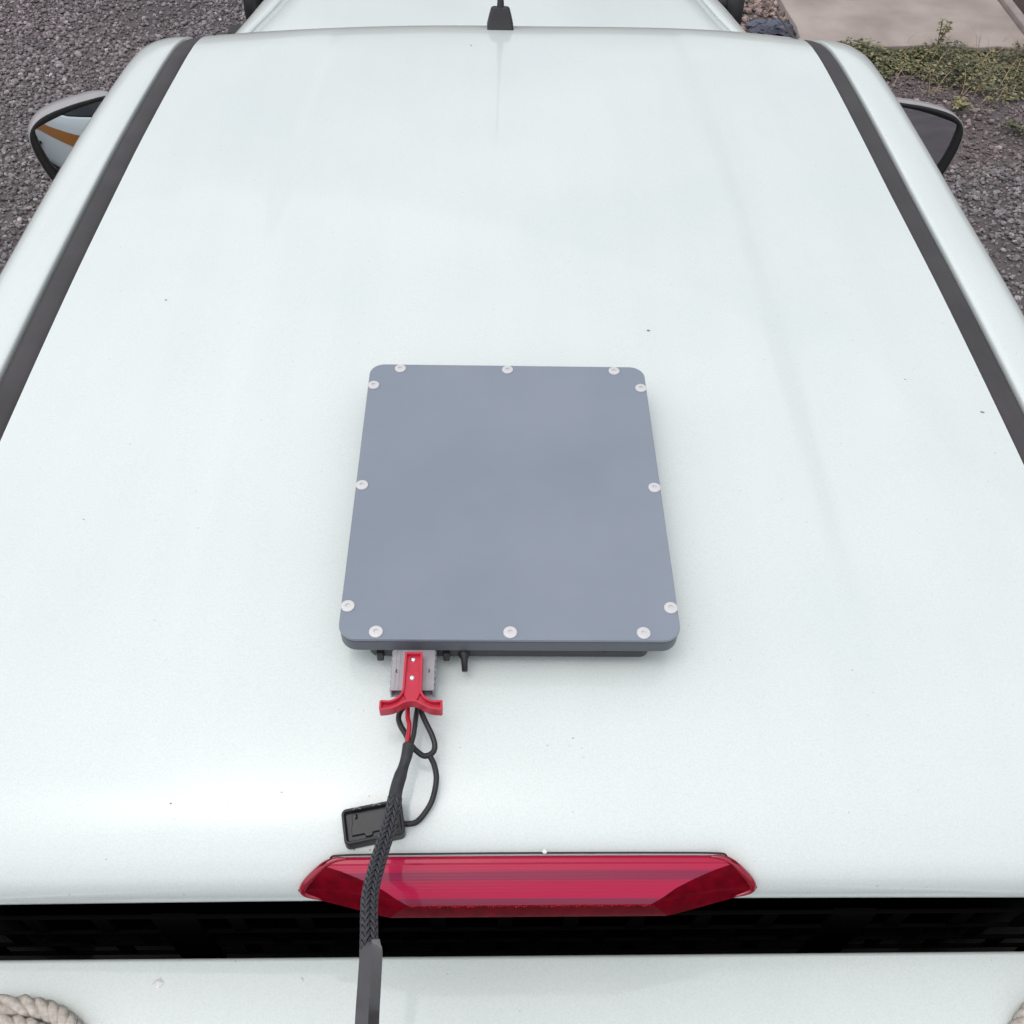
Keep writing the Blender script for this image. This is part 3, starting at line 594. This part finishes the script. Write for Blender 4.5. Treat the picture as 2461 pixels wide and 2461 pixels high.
# strips of the lens from its upper edge to the lower lip: (half width, Y, z) left/right symmetric
strips = [(.157, .2905, 1.7735), (.1605, .2878, 1.7745), (.163, .2850, 1.7740), (.1645, .2838, 1.7728), (.150, .2795, 1.7712), (.132, .2730, 1.7690), (.117, .2668, 1.7660), (.108, .2615, 1.7630), (.101, .2585, 1.7608), (.0965, .2565, 1.7590)]
V = []; Fc = []
for hw, Y, z in strips:
    for k in range(NX+1):
        x = hw*(2*k/NX-1); V.append((x+.002, Y+.002*(x/.15)**2*0, z-.0012*(x/.15)**2))
for i in range(len(strips)-1):
    for k in range(NX): Fc.append((i*(NX+1)+k, i*(NX+1)+k+1, (i+1)*(NX+1)+k+1, (i+1)*(NX+1)+k))
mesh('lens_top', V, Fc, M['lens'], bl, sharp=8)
for s in (-1, 1):
    C = .002
    pts = [(s*.1575, .2900, 1.7722), (s*.168, .2860, 1.769), (s*.176, .2810, 1.764), (s*.1835, .2750, 1.756), (s*.1865, .2720, 1.750), (s*.1835, .2695, 1.7460), (s*.172, .2670, 1.7440), (s*.150, .2625, 1.7405), (s*.128, .2575, 1.7380), (s*.112, .2540, 1.7375)]
    inn = [(s*.1600, .2878, 1.7740), (s*.1630, .2850, 1.7736), (s*.1646, .2838, 1.7724), (s*.1600, .2823, 1.7720), (s*.150, .2795, 1.7708), (s*.140, .2760, 1.7696), (s*.132, .2730, 1.7686), (s*.117, .2668, 1.7656), (s*.106, .2606, 1.7620), (s*.0965, .2565, 1.7586)]
    rows = []
    for a, b in zip(inn, pts):
        a, b = Vector(a), Vector(b); q = []
        for t in (0, .12, .45, .8, 1): 
            p = a.lerp(b, t); p.z += .0022*math.sin(math.pi*t); q.append((p.x+C, p.y, p.z))
        rows.append(q)
    mesh('lens_side', *grid(rows), M['lensdark'], bl)
rows = []
for t in (0, .12, .45, .8, 1): rows.append([((.0965+.0155*t)*(2*k/NX-1)+.002, .2565-.0025*t, 1.7586-.0211*t+.0022*math.sin(math.pi*t)) for k in range(NX+1)])
mesh('lens_lip', *grid(rows), M['lensdark'], bl)
V, Fc = [], []
for k in range(96):
    x = .002-.0955+.191*k/95; dy = random.uniform(-.0006, .0006); r = random.uniform(.0008, .0016); i = len(V)
    r *= .75; V += [(x-r, .2563+dy, 1.7580), (x, .2556+dy, 1.7578-r), (x+r, .2563+dy, 1.7580), (x, .2566+dy, 1.7582+r*1.2), (x, .2550+dy, 1.7588)]
    Fc += [(i, i+1, i+4), (i+1, i+2, i+4), (i+2, i+3, i+4), (i+3, i, i+4)]
mesh('reflector_beads', V, Fc, M['spark'], bl, smooth=False)['kind'] = 'stuff'
mesh('gasket', *tube(catmull([(-.158, .2900, 1.7722), (-.150, .2916, 1.7738), (-.10, .2920, 1.7746), (0, .2922, 1.7750), (.104, .2920, 1.7746), (.154, .2916, 1.7738), (.162, .2900, 1.7722)], 6), .0008, 8), M['black'], bl)
for s in (-1, 1):
    rim = catmull([(.002+s*x, y, z) for x, y, z in ((.146, .2890, 1.7735), (.155, .2885, 1.7728), (.1635, .2855, 1.7705), (.1715, .2805, 1.7655), (.1790, .2755, 1.7585), (.1825, .2722, 1.7515), (.1795, .2697, 1.7470), (.168, .2668, 1.7445))], 6)
    mesh('lens_rim', *tube(rim, [.0005+.0028*math.sin(math.pi*k/(len(rim)-1))**.6 for k in range(len(rim))], 12), M['rimred'], bl)
mesh('lamp_housing', *boxv(-.095, .099, .268, .30, 1.728, 1.752), M['black'], bl, bevel=.004)

bl.location = (.002, .2735, 1.7547)

# ------------------------------------------------------------------ flat panel antenna on the roof
AX, AY, AR = -.0100, .6250, -.0052
ant = empty('flat_panel_antenna', 'flat grey square antenna panel with twelve screws lying on the white roof', 'antenna', (AX, AY, 1.8005)); ant.rotation_euler = (0, 0, AR)
def local(name, v, f, m, parent, **k):          # geometry given in the antenna's own frame
    me = bpy.data.meshes.new(name); me.from_pydata(v, [], f); return finish(name, me, m, parent, k.get('smooth', True), k.get('bevel', 0), k.get('seg', 2), Vector(parent_world(parent))+Vector((0, 0, 0)), k.get('sharp'))
def lprism(name, ol, z0, z1, m, parent, bevel, seg=3):
    bm, _ = prism_bm(ol, z0, z1); me = bpy.data.meshes.new(name); bm.to_mesh(me); bm.free()
    return finish(name, me, m, parent, True, bevel, seg, Vector(parent_world(parent)), None)
lprism('lid', rrect(.1480, .1745, .0155, 8), .0360, .0395, M['lid'], ant, .0009)
lprism('case', rrect(.1476, .1741, .0153, 8), .0205, .0355, M['case'], ant, .0016)
base = lprism('base', rrect(.1235, .1718, .008, 4), .0070, .0206, M['black'], ant, .0015)
for x in (-.09, -.012, .09): local('tab', *boxv(x-.007, x+.007, -.1732, -.160, .0150, .0204), M['black'], base, bevel=.001)
for x in (-.1135, -.0555): local('peg', *boxv(x-.003, x+.003, -.1755, -.165, .005, .016), M['black'], base, bevel=.0012)
local('gland', *tube([(-.0400, -.160, .013), (-.0400, -.172, .011), (-.0396, -.176, .0095), (-.0392, -.1865, .007)], [.006, .0055, .0030, .0026], 12), M['rubber'], base)
for sx in (-1, 1):
    for sy in (-1, 1): local('foot', *(lambda vf: vf)(lathe([(0, -.0005), (.024, -.0005), (.025, .001), (.025, .0078), (0, .0078)], 28, (sx*.08, sy*.115, 0))), M['rubber'], ant, sharp=40)
hexs = []
sc_me = None
for x, y in [(-.1154, .1672), (0, .1672), (.1154, .1672), (-.142, .1408), (.142, .1408), (-.142, 0), (.142, 0), (-.142, -.1408), (.142, -.1408), (-.1154, -.1672), (0, -.1672), (.1154, -.1672)]:
    if sc_me is None:
        # round head with a recessed hex socket
        v = []; f = []; n = 24
        for r, z in ((.0060, 0), (.0061, .0008), (.0057, .0013), (.0032, .0015)):
            for k in range(n): v.append((r*math.cos(2*math.pi*k/n), r*math.sin(2*math.pi*k/n), z))
        for i in range(3):
            for k in range(n): f.append((i*n+k, i*n+(k+1) % n, (i+1)*n+(k+1) % n, (i+1)*n+k))
        hb_ = len(v)
        for z in (.0015, .0004):
            for k in range(n):
                a = 2*math.pi*k/n; rr_ = .0021/max(abs(math.cos((a % (math.pi/3))-math.pi/6)), .1); v.append((rr_*math.cos(a), rr_*math.sin(a), z))
        for k in range(n):
            f.append((3*n+k, 3*n+(k+1) % n, hb_+(k+1) % n, hb_+k)); f.append((hb_+k, hb_+(k+1) % n, hb_+n+(k+1) % n, hb_+n+k))
        f.append(tuple(hb_+n+k for k in range(n)))
        o = local('screw', v, f, M['steel'], ant, sharp=25); sc_me = o.data; o.location = (x, y, .0394); o.rotation_euler = (0, 0, random.uniform(0, 1))
    else:
        o = bpy.data.objects.new('screw', sc_me); link(o, ant); o.location = (x, y, .0394); o.rotation_euler = (0, 0, random.uniform(0, 1))

# ------------------------------------------------------------------ power cable with its plug
cab = empty('power_cable', 'braided black power cable with grey plug and red pull handle', 'power cable', (-.095, .40, 1.80))
# plug shell, open at the wire end
bm = bmesh.new(); v, f = boxv(-.1124, -.0757, .4120, .4585, 1.8030, 1.8220); bvs = [bm.verts.new(p) for p in v]
for q in f: bm.faces.new([bvs[i] for i in q])
bmesh.ops.recalc_face_normals(bm, faces=bm.faces)
bmesh.ops.bevel(bm, geom=[e for e in bm.edges if abs((e.verts[0].co-e.verts[1].co).normalized().y) > .9 and e.verts[0].co.z < 1.81], offset=.007, segments=4, affect='EDGES')
bm.normal_update(); ff = [q for q in bm.faces if q.normal.y < -.9]
bmesh.ops.inset_region(bm, faces=ff, thickness=.0018, depth=0); bm.normal_update()
ex = bmesh.ops.extrude_face_region(bm, geom=ff); bmesh.ops.translate(bm, verts=[x for x in ex['geom'] if isinstance(x, bmesh.types.BMVert)], vec=(0, .014, 0)); bmesh.ops.delete(bm, geom=ff, context='FACES_ONLY')
plug = bmobj('plug_shell', bm, M['grey'], cab, smooth=True, bevel=.0007)
for x in (-.1095, -.1062, -.0820, -.0787): box('shell_rib', (x-.0006, x+.0006, .4135, .4570, 1.8218, 1.8224), M['grey'], plug, 0, smooth=False)
for k in range(7):
    for s, x in ((-1, -.1126), (1, -.0755)): box('grip_ridge', (x-.0006, x+.0006, .4140+.0058*k, .4168+.0058*k, 1.806, 1.8205), M['grey'], plug, .0003)
for x, pts in ((-.1085, [(0, .0016), (.0008, .0004), (-.0004, -.0008), (.0010, -.0016)]), (-.0805, [(0, .0016), (.0004, 0), (0, -.0016)])):
    mesh('moulded_mark', *tube([(x+a, .4306+b, 1.8222) for a, b in pts], .0004, 6), M['black'], plug)
box('plug_insert', (-.108, -.080, .4235, .4275, 1.8055, 1.8205), M['blackhole'], plug, 0, smooth=False)
# red T handle: raised rim round a recessed floor
def arc(cx, cy, r, a0, a1, n=6): return [(cx+r*math.cos(R(a0+(a1-a0)*k/n)), cy+r*math.sin(R(a0+(a1-a0)*k/n))) for k in range(n+1)]
hcx = -.0934
right = [(.0074, .4432)] + [(.0077, .4300), (.0078, .4120)] + arc(.0078+.0125, .4092, .0125, 180, 262, 7) + [(.0240, .3970)] + arc(.0247, .3957, .0013, 90, 0, 3) + arc(.0245, .3895, .0015, 0, -90, 3) + [(.0190, .3886), (.0150, .3895), (.0105, .3918), (.0065, .3944), (.0030, .3957)]
ol = [(hcx+x, y) for x, y in right] + [(hcx, .3960)] + [(hcx-x, y) for x, y in right[::-1]]
from mathutils.geometry import tessellate_polygon
def offset_in(P, d):
    n = len(P); A = sum(P[i][0]*P[(i+1) % n][1]-P[(i+1) % n][0]*P[i][1] for i in range(n)); sg = 1 if A > 0 else -1; out = []
    for i in range(n):
        a, b, c = Vector(P[i-1]), Vector(P[i]), Vector(P[(i+1) % n]); e1 = (b-a).normalized(); e2 = (c-b).normalized()
        n1 = Vector((-e1.y, e1.x))*sg; n2 = Vector((-e2.y, e2.x))*sg; m_ = (n1+n2).normalized(); out.append(b+m_*(d/max(.5, m_.dot(n1))))
    return out
nO = len(ol); inn_ = offset_in(ol, .0017)
hv = [(x, y, 1.8222) for x, y in ol]+[(x, y, 1.8325) for x, y in ol]+[(p.x, p.y, 1.8325) for p in inn_]+[(p.x, p.y, 1.8283) for p in inn_]
hf = []
for lv in range(3):
    for i in range(nO): hf.append((lv*nO+i, lv*nO+(i+1) % nO, (lv+1)*nO+(i+1) % nO, (lv+1)*nO+i))
hf += [tuple(3*nO+i for i in t) for t in tessellate_polygon([[Vector((p.x, p.y, 0)) for p in inn_]])]
hf += [tuple(t) for t in tessellate_polygon([[Vector((x, y, 0)) for x, y in ol]])]
hd = mesh('pull_handle', hv, hf, M['red'], cab, smooth=True, sharp=35)
ol2 = [(hcx-.0060, .4255), (hcx-.0018, .4255), (hcx, .4242), (hcx+.0018, .4255), (hcx+.0060, .4255), (hcx+.0062, .4110), (hcx+.0072, .4050), (hcx+.0045, .3985), (hcx, .3985), (hcx-.0045, .3985), (hcx-.0072, .4050), (hcx-.0062, .4110)]
bm, _ = prism_bm(ol2, 1.8280, 1.8302); bmobj('handle_web', bm, M['red'], hd, smooth=True, bevel=.0005)
for y, z in ((.4378, 1.8283), (.4190, 1.8302)):
    mesh('screw', *lathe([(0, .0019), (.0013, .0018), (.0023, .0012), (.0027, 0), (.0027, -.0008)], 16, (hcx-.0004, y, z)), M['chrome'], hd)
# wires
mesh('red_wire', *tube(catmull([(-.0985, .425, 1.812), (-.0978, .405, 1.813), (-.0968, .390, 1.8155), (-.0952, .3836, 1.8165), (-.0952, .3754, 1.817), (-.0960, .365, 1.818), (-.0965, .355, 1.818)], 6), .0020, 12), M['redwire'], cab)
mesh('black_wire', *tube(catmull([(-.0885, .425, 1.812), (-.0890, .405, 1.813), (-.0900, .390, 1.8155), (-.0905, .380, 1.8165), (-.0912, .372, 1.817), (-.0925, .365, 1.818), (-.094, .355, 1.818)], 6), .0021, 12), M['rubber'], cab)
sp_ = catmull([(-.0942, .3648, 1.8178), (-.0947, .3620, 1.8178), (-.0957, .3547, 1.8175), (-.0972, .3480, 1.8172), (-.0988, .3414, 1.8172), (-.0999, .3370, 1.8174), (-.1023, .3251, 1.8182), (-.1035, .3110, 1.8190)], 6)
sr = [hermite([0, .06, .2, .48, .52, .58, .62, .9, 1], [.0042, .0049, .0048, .0043, .0044, .0047, .0049, .0053, .0055], k/(len(sp_)-1)) for k in range(len(sp_))]
mesh('heat_shrink', *tube(sp_, sr, 18), M['shrink'], cab)
slv = catmull([(-.1028, .3190, 1.8188), (-.1035, .3110, 1.8197), (-.1060, .2915, 1.8235), (-.1097, .2672, 1.8345), (-.1125, .2325, 1.8545), (-.1092, .1990, 1.8715), (-.1078, .1845, 1.8770), (-.1068, .176, 1.8800)], 30)
def braid(path, r0, r1, name, parent, m):
    T, N, B = frames(path); s = [0]
    for a, b in zip(path, path[1:]): s.append(s[-1]+(b-a).length)
    V, Fc = [], []; pitch = .060; NS = 10; NC = 5
    for dr in (1, -1):
        for i in range(NS):
            st = len(V); wd = 2*math.pi/NS*.66
            for k in range(len(path)):
                r = r0+(r1-r0)*s[k]/s[-1]; ph = dr*2*math.pi*s[k]/pitch+2*math.pi*(i+.25*(dr+1))/NS
                for q, h in ((-.5, -.0004), (-.36, .00005), (-.12, .00012), (-.10, -.0001), (.10, -.0001), (.12, .00012), (.36, .00005), (.5, -.0004)):
                    a = ph+q*wd; ov = dr*max(-1, min(1, 2.2*math.sin(NC*a+.6))); rr = r+.0008*ov+h
                    V.append(path[k]+N[k]*(rr*math.cos(a))+B[k]*(rr*math.sin(a)))
            for k in range(len(path)-1):
                for q in range(7): a = st+k*8+q; Fc.append((a, a+1, a+9, a+8))
    return mesh(name, V, Fc, m, parent)
sb = braid(slv, .0050, .0053, 'braided_sleeve', cab, M['braid'])
mesh('sleeve_core', *tube(slv, .0041, 14), M['core'], sb)
jp = catmull([(-.1080, .1900, 1.8795), (-.1071, .1860, 1.8805), (-.1064, .1650, 1.8840), (-.1060, .1435, 1.8845), (-.1055, .105, 1.872), (-.103, .055, 1.82), (-.10, .015, 1.70), (-.10, -.01, 1.50), (-.10, -.02, 1.15), (-.10, -.02, .885)], 8)
v, f = tube(jp, [.0072+.0003*min(1, k/10) for k in range(len(jp))], 4, phase=-.26)
t0 = (jp[1]-jp[0]).normalized()
for k in range(4): v[k] = v[k]+t0*((jp[0].x-v[k].x)*.75)
v = [p_+Vector((.0010, 0, 0)) for p_ in v]
mesh('cable_conduit', v, f, M['jacket'], cab, smooth=True, bevel=.0015)

# ------------------------------------------------------------------ rubber dust cap on its tether
cc = Vector((-.1223, .3128, 1.7758)); ca = R(10.3)
cap = empty('dust_cap', 'black rubber dust cap with looped tether lying under the braided cable', 'dust cap', cc)
def capt(p): x, y, z = p; y += .0; yy = x*math.sin(ca)+y*math.cos(ca); return (cc.x+x*math.cos(ca)-y*math.sin(ca), cc.y+yy, cc.z+z+.30*yy)
bm, top = prism_bm([capt((x, y, 0))[:2] for x, y in rrect(.0246, .0134, .0042, 5)], cc.z-.0015, cc.z+.0105); bm.normal_update()
bmesh.ops.inset_region(bm, faces=[top], thickness=.0026, depth=0)
ex = bmesh.ops.extrude_face_region(bm, geom=[top]); bmesh.ops.translate(bm, verts=[x for x in ex['geom'] if isinstance(x, bmesh.types.BMVert)], vec=(0, 0, -.0042)); bmesh.ops.delete(bm, geom=[top], context='FACES_ONLY')
for q_ in bm.verts: q_.co.z += .30*(q_.co.y-cc.y)
cb = bmobj('cap_body', bm, M['rubber'], cap, smooth=True, bevel=.0013, seg=3)
io = [(-.0165, .0085), (.0190, .0085), (.0190, -.0070), (-.0010, -.0070), (-.0018, -.0094), (-.0072, -.0094), (-.0080, -.0070), (-.0180, -.0070), (-.0180, -.0015), (-.0165, .0015)]
bm, _ = prism_bm([capt((x, y, 0))[:2] for x, y in io], cc.z+.003, cc.z+.0090)
for q_ in bm.verts: q_.co.z += .30*(q_.co.y-cc.y)
bmobj('cap_block', bm, M['rubber'], cb, smooth=True, bevel=.0006)
mesh('cap_hook', *tube([capt(p) for p in ((-.0125, .0080, .0092), (-.0125, .0052, .0093), (-.0140, .0048, .0093))], .0007, 6), M['blackhole'], cb)
for x in (-.012, .004): mesh('scuff', *tube(catmull([capt((x-.003, .0114, .0106)), capt((x, .0126, .0107)), capt((x+.0035, .0110, .0106))], 4), .0003, 5), M['shell'], cb)
tp = catmull([capt((.0228, -.003, .005)), (-.0960, .3130, 1.7800), (-.0878, .3135, 1.7825), (-.0810, .3195, 1.7860), (-.0750, .3290, 1.7905), (-.0720, .3430, 1.7970), (-.0738, .3535, 1.8015), (-.0775, .3600, 1.8055)], 8)
te = mesh('tether', *tube(tp, .0024, 12), M['rubber'], cap)
rp = catmull([(-.0925, .3655, 1.8135), (-.0890, .3630, 1.8100), (-.0822, .3597, 1.8065), (-.0755, .3628, 1.8060), (-.0738, .3690, 1.8070), (-.0765, .3775, 1.8085), (-.0805, .3855, 1.8095), (-.0850, .3950, 1.8100), (-.0880, .4030, 1.8095), (-.0945, .4060, 1.8090), (-.1020, .4020, 1.8090), (-.1050, .3940, 1.8095), (-.1030, .3860, 1.8095), (-.0975, .3765, 1.8095), (-.0945, .3695, 1.8100)], 7)
mesh('tether_ring', *tube(rp, .0024, 12), M['rubber'], te)

# ------------------------------------------------------------------ rope coils hung over the headboard rail
def rope(cx, label, seed, wd=.105):
    rd = random.Random(seed); e = empty('rope_coil', label, 'rope', (cx, .20, 1.62), 'rope coils on the headboard rail')
    def drape(s_):       # distance from the top of the loop -> (y, z) over the rail's rear edge
        if s_ < .022: return .220-s_, 1.628
        if s_ < .044: a = (s_-.022)/.022*math.pi/2; return .198-.014*math.sin(a), 1.628-.014*(1-math.cos(a))
        return .184, 1.614-(s_-.044)
    for lp in range(7):
        a, b = wd-.0135*lp+rd.uniform(-.003, .003), .125-.0135*lp; ctr = rd.uniform(-.006, .006); path = []; n = 150
        for k in range(n):
            t = 2*math.pi*k/n; x = cx+ctr+a*math.copysign(abs(math.cos(t))**.8, math.cos(t)); s_ = .004+.0150*lp+b*(1-math.sin(t))
            y, z = drape(s_); path.append(Vector((x, y-.0*lp+rd.uniform(-.0006, .0006), z+rd.uniform(-.0006, .0006))))
        T, N, B = frames(path, True); L = sum((path[(k+1) % n]-path[k]).length for k in range(n)); turns = max(4, round(L/.036))
        V, Fc = [], []
        for st in range(3):
            sp2 = []
            for k in range(n*2):
                i = k//2; p = path[i] if k % 2 == 0 else (path[i]+path[(i+1) % n])*.5
                ph = 2*math.pi*turns*k/(2*n)+st*2*math.pi/3; sp2.append(p+N[i]*(.0042*math.cos(ph))+B[i]*(.0042*math.sin(ph)))
            v, f = tube(sp2, .0046, 7, True); o = len(V); V += v; Fc += [tuple(i+o for i in q) for q in f]
        mesh('rope_loop', V, Fc, M['rope'], e)
rope(-.440, 'coil of pale twisted rope over the left end of the white rail', 3, .100)
rope(.498, 'coil of pale twisted rope over the right end of the white rail', 5, .100)

# ------------------------------------------------------------------ specks of dirt and paint flakes
def flecks():
    V, Fc = [], []
    def bit(x, y, z, r, k=5, sq=1):
        i = len(V); a0 = random.uniform(0, 6)
        pts = [(x+r*random.uniform(.6, 1.2)*math.cos(a0+2*math.pi*j/k), y+r*sq*random.uniform(.6, 1.2)*math.sin(a0+2*math.pi*j/k)) for j in range(k)]
        V.extend([(px, py, z) for px, py in pts]+[(x, y, z+r*.5)])
        Fc.extend([(i+j, i+(j+1) % k, i+k) for j in range(k)])
    for x, y, r in ((-.4239, .9688, .0022), (.1608, .9074, .003), (.5318, .7892, .003), (-.2905, .3328, .0013), (.0428, .3836, .0010), (-.4333, .6239, .0011), (.455, .8379, .0012), (-.20, .34, .0009), (.30, .45, .0009), (-.06, 1.70, .0022)):
        bit(x, y, roof_z(x, y)+.0001, r, sq=.6)
    for x, y in ((-.125, .2965), (-.138, .297)): bit(x, y, roof_z(x, y), .0008)
    tag(mesh('dirt_specks', V, Fc, M['fleck'], smooth=False), 'tiny dark specks of dirt scattered over the white roof', 'dirt', kind='stuff')
flecks()
for x, y, z, r, lab in ((-.3188, .234, 1.6204, .0042, 'small white paint flake on the headboard rail left of the cable'), (-.1935, .2362, 1.6204, .0017, 'tiny white crumb on the headboard rail close to the cable'), (.016, .2915, 1.7757, .0019, 'tiny white crumb on the upper edge of the red brake light')):
    V = [(x+r*math.cos(a)*q, y+r*math.sin(a)*q, z+dz) for q, dz in ((1, 0), (.55, r*.35)) for a in (0, 1.1, 2.0, 3.3, 4.1, 5.2)]
    V = [(a+random.uniform(-.25, .25)*r, b+random.uniform(-.25, .25)*r, c) for a, b, c in V]
    f = [(i, (i+1) % 6, 6+(i+1) % 6, 6+i) for i in range(6)]+[tuple(range(6, 12))]
    tag(mesh('paint_flake', V, f, M['flake'], smooth=False), lab, 'flake')
